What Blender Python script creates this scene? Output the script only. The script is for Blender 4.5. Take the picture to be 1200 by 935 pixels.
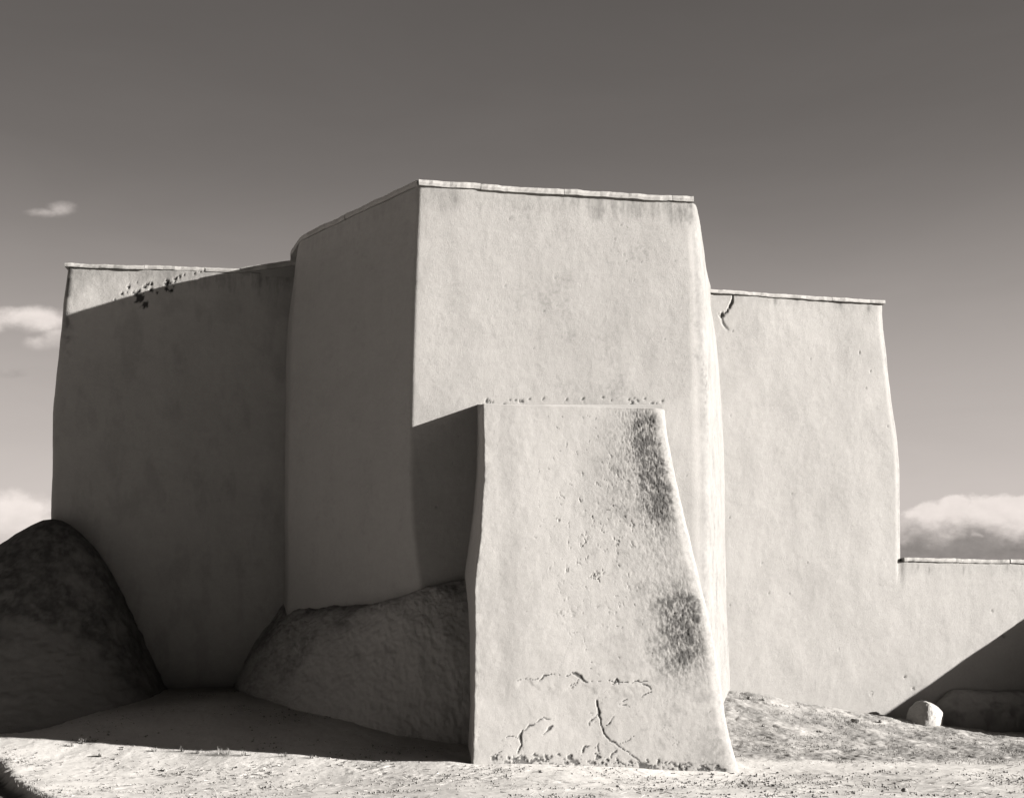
import bpy, math, random
import numpy as np

# ---------------------------------------------------------------- camera, light, exposure
for o in list(bpy.data.objects):
    bpy.data.objects.remove(o)
SC = bpy.context.scene
COL = SC.collection
EYE = 1.45
FPX = 1350.0                      # focal length in photo pixels (1200 wide)
cam_d = bpy.data.cameras.new('camera')
cam = bpy.data.objects.new('camera', cam_d)
COL.objects.link(cam)
cam.location = (0, 0, EYE)
cam.rotation_euler = (math.radians(90), 0, 0)
cam_d.sensor_width = 36
cam_d.lens = FPX / 1200 * 36
cam_d.shift_y = (770 - 467.5) / 1200    # a view camera with a raised front
cam_d.clip_end = 20000
SC.camera = cam

SUN = np.array((-1.0, 0.214, -0.262))   # direction the light travels
SUN /= np.linalg.norm(SUN)
sun_el = math.asin(-SUN[2])
sun_az = math.atan2(-SUN[0], -SUN[1])   # clockwise from +Y
sd = bpy.data.lights.new('sun', 'SUN')
sd.energy = 5.0
sd.angle = math.radians(0.53)
sd.color = (1.0, 0.972, 0.935)
sun = bpy.data.objects.new('sun', sd)
COL.objects.link(sun)
from mathutils import Vector
sun.rotation_euler = Vector(SUN.tolist()).to_track_quat('-Z', 'Y').to_euler()

SC.view_settings.view_transform = 'Standard'
SC.view_settings.look = 'None'
SC.view_settings.exposure = 2.62
SC.view_settings.gamma = 1
SC.view_settings.use_curve_mapping = False

SKY_STRENGTH = 0.10
world = bpy.data.worlds.new('World')
SC.world = world
world.use_nodes = True
WT = world.node_tree
WT.nodes.clear()


class NT:
    """tiny helper for wiring shader nodes"""
    def __init__(self, tree):
        self.t = tree

    def n(self, kind, **kw):
        nd = self.t.nodes.new(kind)
        for k, v in kw.items():
            setattr(nd, k, v)
        return nd

    def link(self, a, b):
        self.t.links.new(a, b)

    def put(self, sock, v):
        if hasattr(v, 'is_linked') or hasattr(v, 'links'):
            self.t.links.new(v, sock)
        else:
            sock.default_value = v

    def m(self, op, a, b=None, c=None, clamp=False):
        nd = self.n('ShaderNodeMath', operation=op, use_clamp=clamp)
        self.put(nd.inputs[0], a)
        if b is not None:
            self.put(nd.inputs[1], b)
        if c is not None:
            self.put(nd.inputs[2], c)
        return nd.outputs[0]

    def mix(self, f, a, b):
        nd = self.n('ShaderNodeMix', data_type='FLOAT')
        self.put(nd.inputs[0], f)
        self.put(nd.inputs[2], a)
        self.put(nd.inputs[3], b)
        return nd.outputs[0]

    def mixc(self, f, a, b, blend='MIX'):
        nd = self.n('ShaderNodeMix', data_type='RGBA', blend_type=blend)
        self.put(nd.inputs[0], f)
        self.put(nd.inputs[6], a)
        self.put(nd.inputs[7], b)
        return nd.outputs[2]

    def rng(self, v, a, b, c, d, smooth=True):
        nd = self.n('ShaderNodeMapRange')
        nd.interpolation_type = 'SMOOTHSTEP' if smooth else 'LINEAR'
        nd.clamp = True
        self.put(nd.inputs[0], v)
        for i, x in enumerate((a, b, c, d)):
            nd.inputs[i + 1].default_value = x
        return nd.outputs[0]

    def noise(self, vec, scale, detail=4, rough=0.55, dist=0.0):
        nd = self.n('ShaderNodeTexNoise')
        self.put(nd.inputs['Vector'], vec)
        nd.inputs['Scale'].default_value = scale
        nd.inputs['Detail'].default_value = detail
        nd.inputs['Roughness'].default_value = rough
        nd.inputs['Distortion'].default_value = dist
        return nd.outputs[0]

    def scalev(self, vec, s):
        nd = self.n('ShaderNodeVectorMath', operation='MULTIPLY')
        self.put(nd.inputs[0], vec)
        nd.inputs[1].default_value = s
        return nd.outputs[0]


W = NT(WT)
sky = W.n('ShaderNodeTexSky', sky_type='NISHITA')
sky.sun_disc = False
sky.sun_elevation = sun_el
sky.sun_rotation = sun_az
sky.altitude = 2100
sky.air_density = 1.0
sky.dust_density = 0.6
sky.ozone_density = 1.0
tc = W.n('ShaderNodeTexCoord')
sep = W.n('ShaderNodeSeparateXYZ')
W.link(tc.outputs['Generated'], sep.inputs[0])
sr = W.n('ShaderNodeSeparateColor')
W.link(sky.outputs[0], sr.inputs[0])
# black-and-white film behind a yellow-red filter: mostly the red record of the sky
grey = W.m('ADD', W.m('MULTIPLY', sr.outputs[0], 0.75), W.m('MULTIPLY', sr.outputs[1], 0.25))
el = W.m('DIVIDE', sep.outputs[2], W.m('MAXIMUM', W.m('SQRT', W.m('ADD', W.m('POWER', sep.outputs[0], 2.0), W.m('POWER', sep.outputs[1], 2.0))), 1e-4))
# contrast of the film by height above the horizon
ramp = W.n('ShaderNodeValToRGB')
ramp.color_ramp.interpolation = 'B_SPLINE'
W.link(W.m('DIVIDE', el, 1.0, clamp=True), ramp.inputs[0])
pts = [(0.0, 0.50), (0.07, 0.67), (0.16, 0.60), (0.25, 0.45), (0.33, 0.30), (0.41, 0.18), (0.50, 0.145), (0.60, 0.12), (0.72, 0.06), (1.0, 0.03)]
cr = ramp.color_ramp
while len(cr.elements) > 2:
    cr.elements.remove(cr.elements[0])
cr.elements[0].position = pts[0][0]
cr.elements[0].color = (pts[0][1],) * 3 + (1,)
cr.elements[1].position = pts[-1][0]
cr.elements[1].color = (pts[-1][1],) * 3 + (1,)
for p, v in pts[1:-1]:
    e = cr.elements.new(p)
    e.color = (v, v, v, 1)
rs = W.n('ShaderNodeSeparateColor')
W.link(ramp.outputs[0], rs.inputs[0])
SKYGAIN = 10.0 / (2 ** SC.view_settings.exposure)       # display value -> Nishita units at strength 0.1
base = W.m('MULTIPLY', rs.outputs[0], SKYGAIN)
# keep a share of the real sky's own variation round the compass
base = W.m('MULTIPLY', base, W.rng(grey, 0.0, 8.0, 0.88, 1.12, False))
# unseen sky behind the camera, dimmed to deepen the shaded walls
base = W.m('MULTIPLY', base, W.rng(sep.outputs[1], -0.5, 0.1, 0.05, 1.0))
# added unseen west glow lifts the apse side; glow round the sun boosted
west = W.m('MULTIPLY', W.rng(sep.outputs[0], -0.97, -0.65, 9.5, 0.0), W.rng(sep.outputs[2], 0.08, 0.28, 1.0, 0.0))
base = W.m('MULTIPLY', base, W.m('ADD', 1.0, west))
dp = W.n('ShaderNodeVectorMath', operation='DOT_PRODUCT')
W.link(tc.outputs['Generated'], dp.inputs[0])
dp.inputs[1].default_value = (-SUN).tolist()
base = W.m('ADD', base, W.m('MULTIPLY', W.m('POWER', W.rng(dp.outputs['Value'], 0.88, 1.0, 0.0, 1.0, False), 1.5), 5.0 * SKYGAIN))

# faint high wisps
wv = W.n('ShaderNodeCombineXYZ')
W.link(W.m('MULTIPLY', sep.outputs[0], 1.6), wv.inputs[0])
W.link(W.m('MULTIPLY', sep.outputs[1], 1.6), wv.inputs[1])
W.link(W.m('MULTIPLY', sep.outputs[2], 7.0), wv.inputs[2])
wn = W.noise(wv.outputs[0], 2.4, 6, 0.6, 0.6)
base = W.m('MULTIPLY', base, W.m('ADD', 1.0, W.m('MULTIPLY', W.m('SUBTRACT', wn, 0.5), 0.16)))

# clouds, placed by compass bearing (x/y) and height (z/y) in the northern sky
ysafe = W.m('MAXIMUM', sep.outputs[1], 0.02)
cu = W.m('DIVIDE', sep.outputs[0], ysafe)
cv = W.m('DIVIDE', sep.outputs[2], ysafe)
cvec = W.n('ShaderNodeCombineXYZ')
W.link(cu, cvec.inputs[0])
W.link(W.m('MULTIPLY', cv, 1.5), cvec.inputs[1])
n1 = W.noise(cvec.outputs[0], 26, 7, 0.60)
n2 = W.noise(cvec.outputs[0], 60, 5, 0.6)


def px2uv(x, y):
    return (x - 600) / FPX, (770 - y) / FPX


def cloud(base, ells, amp, lo, hi, ytop, ybot, ctop, cbot, opac):
    f = None
    for (x, y, rx, ry) in ells:
        u, v = px2uv(x, y)
        a = W.m('POWER', W.m('ABSOLUTE', W.m('DIVIDE', W.m('SUBTRACT', cu, u), rx / FPX)), 2.0)
        b = W.m('POWER', W.m('ABSOLUTE', W.m('DIVIDE', W.m('SUBTRACT', cv, v), ry / FPX)), 2.0)
        e = W.m('SUBTRACT', 1.0, W.m('SQRT', W.m('ADD', a, b)))
        f = e if f is None else W.m('SMOOTH_MAX', f, e, 0.15)
    f = W.m('ADD', f, W.m('MULTIPLY', W.m('SUBTRACT', n1, 0.5), amp))
    alpha = W.m('MULTIPLY', W.rng(f, lo, hi, 0, 1), opac)
    alpha = W.m('MULTIPLY', alpha, W.rng(sep.outputs[1], 0.05, 0.2, 0, 1))
    vt, vb = px2uv(0, ytop)[1], px2uv(0, ybot)[1]
    h = W.rng(W.m('ADD', cv, W.m('MULTIPLY', W.m('SUBTRACT', n1, 0.5), 0.045)), vb, vt, 0, 1)
    shade = W.m('ADD', W.mix(h, cbot, ctop), W.m('MULTIPLY', W.m('SUBTRACT', n2, 0.5), 0.18))
    return W.mix(alpha, base, W.m('MULTIPLY', shade, SKYGAIN))


base = cloud(base, [(74, 245, 26, 13), (50, 250, 30, 8)], 1.3, 0.15, 1.0, 235, 262, 0.52, 0.32, 1.0)
base = cloud(base, [(38, 374, 70, 20), (-30, 378, 60, 22), (52, 403, 36, 12), (70, 395, 30, 14)], 1.1, 0.1, 0.75, 355, 415, 0.86, 0.50, 1.0)
base = cloud(base, [(12, 437, 30, 9)], 0.9, 0.1, 0.9, 425, 448, 0.46, 0.36, 0.8)
base = cloud(base, [(10, 605, 70, 36), (-70, 600, 90, 50), (50, 625, 60, 30), (-160, 620, 120, 40)], 1.0, 0.0, 0.55, 575, 650, 0.92, 0.72, 1.0)
base = cloud(base, [(1092, 622, 50, 34), (1120, 612, 30, 34), (1170, 606, 60, 32), (1235, 606, 60, 36), (1130, 650, 130, 30),
                    (1250, 650, 120, 30), (1010, 655, 80, 25), (1330, 640, 90, 36)], 0.95, 0.0, 0.22, 600, 642, 0.86, 0.27, 0.97)
tint = W.n('ShaderNodeCombineColor')
W.link(base, tint.inputs[0])
W.link(W.m('MULTIPLY', base, 0.907), tint.inputs[1])
W.link(W.m('MULTIPLY', base, 0.853), tint.inputs[2])
bg = W.n('ShaderNodeBackground')
W.link(tint.outputs[0], bg.inputs[0])
bg.inputs[1].default_value = SKY_STRENGTH
wo = W.n('ShaderNodeOutputWorld')
W.link(bg.outputs[0], wo.inputs[0])

# ---------------------------------------------------------------- numeric helpers
rng = np.random.default_rng(7)
random.seed(7)
_P = rng.permutation(256).astype(np.int64)
_P = np.concatenate([_P, _P, _P])
_G = rng.normal(size=(256, 3))
_G /= np.linalg.norm(_G, axis=1)[:, None]


def perlin(p):
    i = np.floor(p).astype(np.int64)
    f = p - i
    i &= 255
    w = f * f * f * (f * (f * 6 - 15) + 10)
    out = 0
    for dx in (0, 1):
        for dy in (0, 1):
            for dz in (0, 1):
                h = _P[_P[_P[i[:, 0] + dx] + i[:, 1] + dy] + i[:, 2] + dz]
                g = _G[h]
                dot = g[:, 0] * (f[:, 0] - dx) + g[:, 1] * (f[:, 1] - dy) + g[:, 2] * (f[:, 2] - dz)
                wx = w[:, 0] if dx else 1 - w[:, 0]
                wy = w[:, 1] if dy else 1 - w[:, 1]
                wz = w[:, 2] if dz else 1 - w[:, 2]
                out = out + dot * wx * wy * wz
    return out * 1.6


def fbm(p, scale, octv=4, gain=0.5, off=0.0):
    r = 0
    a = 1.0
    q = p * scale + off
    for k in range(octv):
        r = r + a * perlin(q + 17.3 * k)
        q = q * 2.03
        a *= gain
    return r


def sst(x, a, b):
    t = np.clip((x - a) / (b - a), 0, 1)
    return t * t * (3 - 2 * t)


def at(px, py, Y):
    return np.array(((px - 600) / FPX * Y, Y, EYE + (770 - py) / FPX * Y))


def unproj(pts, F):
    """pixel polyline -> points (X,Y,Z) on the surface Y = F(X,Z)"""
    out = []
    for px, py in pts:
        Y = 18.0
        for _ in range(30):
            p = at(px, py, Y)
            Y = F(p[0], p[2])
        out.append(at(px, py, Y))
    return np.array(out)


def seg_dist(X, Z, poly):
    """distance from points to a polyline, and the fraction along it"""
    best = np.full(X.shape, 1e9)
    frac = np.zeros(X.shape)
    n = len(poly) - 1
    for i in range(n):
        ax, az = poly[i][0], poly[i][-1]
        bx, bz = poly[i + 1][0], poly[i + 1][-1]
        dx, dz = bx - ax, bz - az
        t = np.clip(((X - ax) * dx + (Z - az) * dz) / (dx * dx + dz * dz + 1e-9), 0, 1)
        d = np.hypot(X - ax - t * dx, Z - az - t * dz)
        k = d < best
        best[k] = d[k]
        frac[k] = (i + t[k]) / n
    return best, frac


def mesh_obj(name, V, quads, mat, parent=None, ngons=(), tris=None, attrs=None, smooth=True):
    me = bpy.data.meshes.new(name)
    nq = len(quads)
    nt = 0 if tris is None else len(tris)
    loops = [np.asarray(quads).reshape(-1)] if nq else []
    starts = [np.arange(nq) * 4]
    tot = [np.full(nq, 4)]
    s = nq * 4
    if nt:
        loops.append(np.asarray(tris).reshape(-1))
        starts.append(s + np.arange(nt) * 3)
        tot.append(np.full(nt, 3))
        s += nt * 3
    for g in ngons:
        loops.append(np.asarray(g))
        starts.append(np.array([s]))
        tot.append(np.array([len(g)]))
        s += len(g)
    loops = np.concatenate(loops).astype(np.int32)
    starts = np.concatenate(starts).astype(np.int32)
    tot = np.concatenate(tot).astype(np.int32)
    me.vertices.add(len(V))
    me.vertices.foreach_set('co', np.asarray(V, dtype=np.float32).reshape(-1))
    me.loops.add(len(loops))
    me.loops.foreach_set('vertex_index', loops)
    me.polygons.add(len(starts))
    me.polygons.foreach_set('loop_start', starts)
    me.polygons.foreach_set('loop_total', tot)
    sm = np.full(len(starts), smooth, dtype=bool)
    if len(ngons):
        sm[-len(ngons):] = False
    me.polygons.foreach_set('use_smooth', sm)
    me.update(calc_edges=True)
    me.validate()
    if attrs:
        for k, a in attrs.items():
            at_ = me.attributes.new(k, 'FLOAT', 'POINT')
            at_.data.foreach_set('value', np.asarray(a, dtype=np.float32))
    me.materials.append(mat)
    o = bpy.data.objects.new(name, me)
    COL.objects.link(o)
    if parent is not None:
        o.parent = parent
    return o


def tag(o, label=None, cat=None, group=None, kind=None):
    if label:
        o['label'] = label
    if cat:
        o['category'] = cat
    if group:
        o['group'] = group
    if kind:
        o['kind'] = kind
    return o


def empty(name, loc=(0, 0, 0)):
    o = bpy.data.objects.new(name, None)
    o.location = loc
    o.empty_display_size = 0.3
    COL.objects.link(o)
    return o


# ---------------------------------------------------------------- materials
def plaster_mat(name, col, dark, speck=0.35, rough_amp=1.0):
    m = bpy.data.materials.new(name)
    m.use_nodes = True
    t = NT(m.node_tree)
    b = m.node_tree.nodes['Principled BSDF']
    b.inputs['Roughness'].default_value = 0.93
    b.inputs['Specular IOR Level'].default_value = 0.12
    pos = t.n('ShaderNodeNewGeometry').outputs['Position']
    big = t.noise(pos, 0.55, 5, 0.6)
    mid = t.noise(pos, 2.6, 5, 0.62, 0.4)
    fine = t.noise(pos, 22, 4, 0.65)
    grain = t.noise(pos, 90, 3, 0.7)
    runs = t.noise(t.scalev(pos, (7.0, 7.0, 0.8)), 1.0, 4, 0.6)
    straw = t.noise(t.scalev(pos, (60, 60, 24)), 1.0, 2, 0.5, 2.5)
    v = t.m('ADD', 1.0, t.m('MULTIPLY', t.m('SUBTRACT', big, 0.5), 0.16))
    v = t.m('ADD', v, t.m('MULTIPLY', t.m('SUBTRACT', mid, 0.5), 0.16))
    sweep = t.noise(t.scalev(pos, (1.3, 1.3, 3.0)), 1.5, 3, 0.5, 2.2)
    v = t.m('ADD', v, t.m('MULTIPLY', t.m('SUBTRACT', sweep, 0.5), 0.12))
    v = t.m('ADD', v, t.m('MULTIPLY', t.m('SUBTRACT', runs, 0.5), 0.07))
    v = t.m('ADD', v, t.m('MULTIPLY', t.m('SUBTRACT', fine, 0.5), 0.20))
    v = t.m('ADD', v, t.m('MULTIPLY', t.m('SUBTRACT', grain, 0.5), 0.34))
    sp = t.m('MULTIPLY', t.rng(straw, 0.62, 0.74, 0, 1), speck)
    v = t.m('MULTIPLY', v, t.m('SUBTRACT', 1.0, t.m('MULTIPLY', sp, t.rng(mid, 0.42, 0.66, 0, 1))))
    mul = t.mixc(1.0, (col[0], col[1], col[2], 1), (1, 1, 1, 1), 'MULTIPLY')
    vc = t.n('ShaderNodeCombineColor')
    for i in range(3):
        t.link(v, vc.inputs[i])
    c = t.mixc(1.0, mul, vc.outputs[0], 'MULTIPLY')
    a = t.n('ShaderNodeAttribute', attribute_name='stain_dim')
    c = t.mixc(a.outputs['Fac'], c, (dark[0], dark[1], dark[2], 1))
    t.link(c, b.inputs['Base Color'])
    h = t.m('ADD', t.m('MULTIPLY', fine, 0.0035 * rough_amp), t.m('MULTIPLY', grain, 0.0035 * rough_amp))
    h = t.m('ADD', h, t.m('MULTIPLY', straw, 0.004 * rough_amp))
    bp = t.n('ShaderNodeBump')
    bp.inputs['Strength'].default_value = 0.75
    bp.inputs['Distance'].default_value = 1.0
    t.link(h, bp.inputs['Height'])
    t.link(bp.outputs[0], b.inputs['Normal'])
    return m


WARM = np.array((1.0, 0.962, 0.918))


def tone(v):
    return tuple(float(x) for x in WARM * v * 0.73)


M_wall = plaster_mat('adobe_plaster', tone(0.235), tone(0.05), 0.5)
M_butt = plaster_mat('fresh_adobe_plaster', tone(0.255), tone(0.048), 0.4, 0.7)
M_left = plaster_mat('weathered_plaster', tone(0.225), tone(0.02))
M_bank = plaster_mat('mud_bank', tone(0.235), tone(0.06), 0.8, 2.4)
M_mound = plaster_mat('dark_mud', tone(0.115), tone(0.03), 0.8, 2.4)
M_cap = plaster_mat('weathered_coping_board', tone(0.27), tone(0.05), 0.2, 0.4)
M_rock = plaster_mat('pale_rock', tone(0.26), tone(0.1), 0.3, 1.2)


def ground_mat():
    m = bpy.data.materials.new('dusty_ground')
    m.use_nodes = True
    t = NT(m.node_tree)
    b = m.node_tree.nodes['Principled BSDF']
    b.inputs['Roughness'].default_value = 0.95
    b.inputs['Specular IOR Level'].default_value = 0.1
    pos = t.n('ShaderNodeNewGeometry').outputs['Position']
    big = t.noise(pos, 0.35, 5, 0.6)
    mid = t.noise(pos, 2.2, 6, 0.66, 0.6)
    fine = t.noise(pos, 17, 5, 0.7)
    grain = t.noise(pos, 75, 3, 0.75)
    v = t.m('ADD', 1.0, t.m('MULTIPLY', t.m('SUBTRACT', big, 0.5), 0.25))
    v = t.m('ADD', v, t.m('MULTIPLY', t.m('SUBTRACT', mid, 0.5), 0.22))
    v = t.m('ADD', v, t.m('MULTIPLY', t.m('SUBTRACT', fine, 0.5), 0.22))
    v = t.m('ADD', v, t.m('MULTIPLY', t.m('SUBTRACT', grain, 0.5), 0.25))
    vc = t.n('ShaderNodeCombineColor')
    for i in range(3):
        t.link(v, vc.inputs[i])
    c = t.mixc(1.0, tone(0.40) + (1,), vc.outputs[0], 'MULTIPLY')
    lit_ = t.noise(t.scalev(pos, (14, 30, 14)), 1.0, 3, 0.7, 0.8)
    c = t.mixc(t.m('MULTIPLY', t.rng(lit_, 0.60, 0.70, 0, 0.7), t.rng(mid, 0.45, 0.6, 0, 1)), c, tone(0.12) + (1,))
    g = t.n('ShaderNodeAttribute', attribute_name='grassy')
    gm = t.m('MULTIPLY', g.outputs['Fac'], t.rng(mid, 0.36, 0.62, 0.72, 1.0))
    c = t.mixc(gm, c, tone(0.105) + (1,))
    s = t.n('ShaderNodeAttribute', attribute_name='stain_dim')
    c = t.mixc(s.outputs['Fac'], c, tone(0.02) + (1,))
    t.link(c, b.inputs['Base Color'])
    h = t.m('ADD', t.m('MULTIPLY', fine, 0.007), t.m('MULTIPLY', grain, 0.004))
    bp = t.n('ShaderNodeBump')
    bp.inputs['Strength'].default_value = 0.7
    bp.inputs['Distance'].default_value = 1.0
    t.link(h, bp.inputs['Height'])
    t.link(bp.outputs[0], b.inputs['Normal'])
    return m


M_ground = ground_mat()


def plain_mat(name, v, var=0.4):
    m = bpy.data.materials.new(name)
    m.use_nodes = True
    t = NT(m.node_tree)
    b = m.node_tree.nodes['Principled BSDF']
    b.inputs['Roughness'].default_value = 0.9
    b.inputs['Specular IOR Level'].default_value = 0.15
    pos = t.n('ShaderNodeNewGeometry').outputs['Position']
    k = t.rng(t.noise(pos, 9, 3), 0.3, 0.7, 0, 1)
    c = t.mixc(k, tone(v * (1 - var)) + (1,), tone(v * (1 + var)) + (1,))
    t.link(c, b.inputs['Base Color'])
    return m


M_straw = plain_mat('dry_straw', 0.20)
M_weed = plain_mat('dry_weed', 0.13)
M_stone = plain_mat('field_stone', 0.15, 0.25)

# ---------------------------------------------------------------- wall surfaces (Y as a function of X, Z)
TOP = 8.85


def F_apse(X, Z):
    return 17.87 + 0.151 * (X + 1.45) - 0.014 * (TOP - Z)


def F_left(X, Z=0.0):
    return 21.44 + 0.101 * X - 0.012 * (8.5 - Z)


def F_right(X, Z=0.0):
    return 20.71 + 0.1985 * X - 0.008 * (8.3 - Z)


def F_butt(X, Z):
    Zc = np.clip(Z, -0.6, 5.2)
    return 15.88 + 0.12 * (X + 0.61) + 0.150 * Zc - 0.10 * np.exp(-np.clip(Zc, 0, 9) / 0.35)


# ---------------------------------------------------------------- ground heights: thin-plate spline through measured points
GP = [(-0.6, 15.88, 0.0), (-2.38, 16.3, 0.0), (-4.9, 16.9, 0.05), (-6.4, 17.25, 0.11), (-7.6, 17.3, 0.12),
      (-6, 11.9, 0), (0, 11.9, 0), (6, 11.9, 0), (0, 5, 0), (-12, 6, 0), (12, 6, 0), (-15, 13, 0.1), (-9.5, 15.5, 0.12),
      (1.2, 15.9, -0.07), (3.2, 16.2, -0.17), (5.5, 16.3, -0.12), (9, 16.3, -0.1), (14, 15, -0.1),
      (-1.0, 17.0, 0.21), (-2.3, 17.4, 0.42), (-3.2, 17.85, 0.50), (-4.8, 18.8, 0.75),
      (-8.5, 18.9, 0.42), (-6.5, 18.8, 0.61), (-5.6, 19.4, 0.76), (-4, 20.8, 0.9), (-9, 20.6, 0.8), (-13, 19.5, 0.5), (-16, 22, 0.4),
      (4.25, 21.3, 0.80), (5.3, 21.65, 0.62), (7.1, 22.1, 0.34), (10.1, 22.6, -0.02), (14, 23.3, -0.1),
      (3.9, 18.6, 0.18), (5.6, 19.0, 0.06), (8, 19, -0.05), (10, 19.5, -0.08), (4.6, 20, 0.45), (7, 20.5, 0.16),
      (0, 19, 0.4), (2, 20, 0.5), (0, 26, 0.6), (10, 28, 0.1), (-12, 28, 0.4), (18, 20, -0.1)]
GP = np.array(GP)


def _tps(r2):
    return 0.5 * r2 * np.log(r2 + 1e-9)


def _tps_fit(P):
    n = len(P)
    d2 = (P[:, None, 0] - P[None, :, 0]) ** 2 + (P[:, None, 1] - P[None, :, 1]) ** 2
    K = _tps(d2) + np.eye(n) * 0.02
    Q = np.c_[np.ones(n), P[:, :2]]
    A = np.block([[K, Q], [Q.T, np.zeros((3, 3))]])
    return np.linalg.solve(A, np.r_[P[:, 2], 0, 0, 0])


TW = _tps_fit(GP)


def ground_base(X, Y):
    X = np.asarray(X, float)
    Y = np.asarray(Y, float)
    r = TW[-3] + TW[-2] * X + TW[-1] * Y
    for i, (a, b, _) in enumerate(GP):
        r = r + TW[i] * _tps((X - a) ** 2 + (Y - b) ** 2)
    w = (1 - sst(np.abs(X), 14, 24)) * sst(Y, 2, 8) * (1 - sst(Y, 24, 34))
    return r * w


def axis(lo, hi, step, far, grow=1.18):
    a = list(np.arange(lo, hi + step / 2, step))
    s, x = step, a[-1]
    while x < far:
        s *= grow
        x += s
        a.append(x)
    s, x = step, a[0]
    pre = []
    while x > -far:
        s *= grow
        x -= s
        pre.append(x)
    return np.array(pre[::-1] + a)


gx = axis(-7.6, 10.6, 0.026, 4000)
gy = axis(11.3, 22.6, 0.026, 4000)
GX, GY = np.meshgrid(gx, gy, indexing='xy')
X, Y = GX.ravel(), GY.ravel()
Z = ground_base(X, Y)
near = (np.abs(X) < 22) & (Y > 6) & (Y < 30)
Pn = np.c_[X, Y, np.zeros_like(X)][near]
grassy = np.zeros_like(X)
stain_dim = np.zeros_like(X)
# rough grassy slope to the right of the buttress, edged by a trodden path
edge = 16.9 + 0.45 * fbm(Pn, 0.5, 3) + 0.05 * (Pn[:, 0] - 4)
gm = sst(Pn[:, 1], edge - 0.1, edge + 0.5) * sst(Pn[:, 0], 2.6, 3.4)
patchy = 0.82 + 0.20 * np.clip(fbm(Pn, 1.2, 4, off=3.1) * 1.4, -1, 1)
grassy[near] = gm * np.clip(patchy, 0, 1)
dz = 0.020 * fbm(Pn, 0.8, 3) + 0.0045 * fbm(Pn, 4.0, 3, off=9)
tuft = fbm(Pn * np.array((0.7, 1, 1)), 3.2, 4, 0.6, off=4.4)
dz += gm * (0.030 * np.clip(tuft, -0.3, 1.2) + 0.007 * fbm(Pn, 13, 2))
# scuffed bits, clods and footprints in front
sc = fbm(Pn * np.array((0.6, 1.0, 1)), 2.2, 4, 0.6, off=21.0)
band = np.exp(-((Pn[:, 1] - 15.0 + 0.10 * Pn[:, 0]) / 0.9) ** 2)
scuff = sst(sc, 0.10, 0.7) * (0.35 + 0.65 * band)
dz += scuff * 0.014 * fbm(Pn, 9, 3, 0.6, off=2)
dz += 0.0035 * fbm(Pn, 26, 2, off=5)
# a washed-out rut at the near left, dark damp earth showing in it
ra, rb = np.array((-7.6, 16.6)), np.array((-4.45, 11.05))
dv = rb - ra
L = np.hypot(*dv)
tt = ((Pn[:, 0] - ra[0]) * dv[0] + (Pn[:, 1] - ra[1]) * dv[1]) / L
cross = ((Pn[:, 0] - ra[0]) * dv[1] - (Pn[:, 1] - ra[1]) * dv[0]) / L      # + on the left of the rut
wob = 0.05 * fbm(Pn, 1.3, 3, off=31) + 0.035 * fbm(Pn, 6, 2, off=31)
cc = cross + wob
rut = np.exp(-(cc / 0.21) ** 4) * sst(tt, -0.3, 0.6)
dz -= 0.14 * rut
stain_n = np.clip(np.exp(-(cc / 0.19) ** 4) * sst(tt, -0.2, 0.9), 0, 1)
stain_dim[near] = stain_n * 0.93
Z[near] += dz
nx, ny = len(gx), len(gy)
idx = np.arange(nx * ny).reshape(ny, nx)
Q = np.stack([idx[:-1, :-1], idx[:-1, 1:], idx[1:, 1:], idx[1:, :-1]], -1).reshape(-1, 4)
g = mesh_obj('ground', np.c_[X, Y, Z], Q, M_ground, attrs={'grassy': grassy, 'stain_dim': stain_dim})
tag(g, 'pale dusty dirt sunlit in front of the church', 'ground', kind='structure')

# ---------------------------------------------------------------- lofted adobe blocks


def loft(zs, corners, radii, counts, cseg=10):
    """corners[nz,nc,2] counter-clockwise seen from above -> ring points [nz,N,2] with rounded corners"""
    nz, nc, _ = corners.shape
    rings = []
    s = np.linspace(0, 1, cseg + 1)
    for i in range(nc):
        C = corners[:, i]
        Pv = corners[:, i - 1]
        Nx = corners[:, (i + 1) % nc]
        d0 = (Pv - C) / np.linalg.norm(Pv - C, axis=1)[:, None]
        d1 = (Nx - C) / np.linalg.norm(Nx - C, axis=1)[:, None]
        ri = np.asarray(radii[i], float).reshape(-1, 1)
        a = C + d0 * ri
        b = C + d1 * ri
        arc = ((1 - s) ** 2)[None, :, None] * a[:, None] + (2 * s * (1 - s))[None, :, None] * C[:, None] + (s ** 2)[None, :, None] * b[:, None]
        rings.append(arc)
        j = (i + 1) % nc
        d2 = (C - Nx) / np.linalg.norm(C - Nx, axis=1)[:, None]
        e = Nx + d2 * np.asarray(radii[j], float).reshape(-1, 1)
        t = np.linspace(0, 1, counts[i] + 1)[1:-1]
        if len(t):
            rings.append(b[:, None] + (e - b)[:, None] * t[None, :, None])
    return np.concatenate(rings, axis=1)


def ring_normals(R):
    T = np.roll(R, -1, axis=1) - np.roll(R, 1, axis=1)
    n = np.stack([T[..., 1], -T[..., 0]], -1)
    return n / (np.linalg.norm(n, axis=-1, keepdims=True) + 1e-9)


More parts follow.
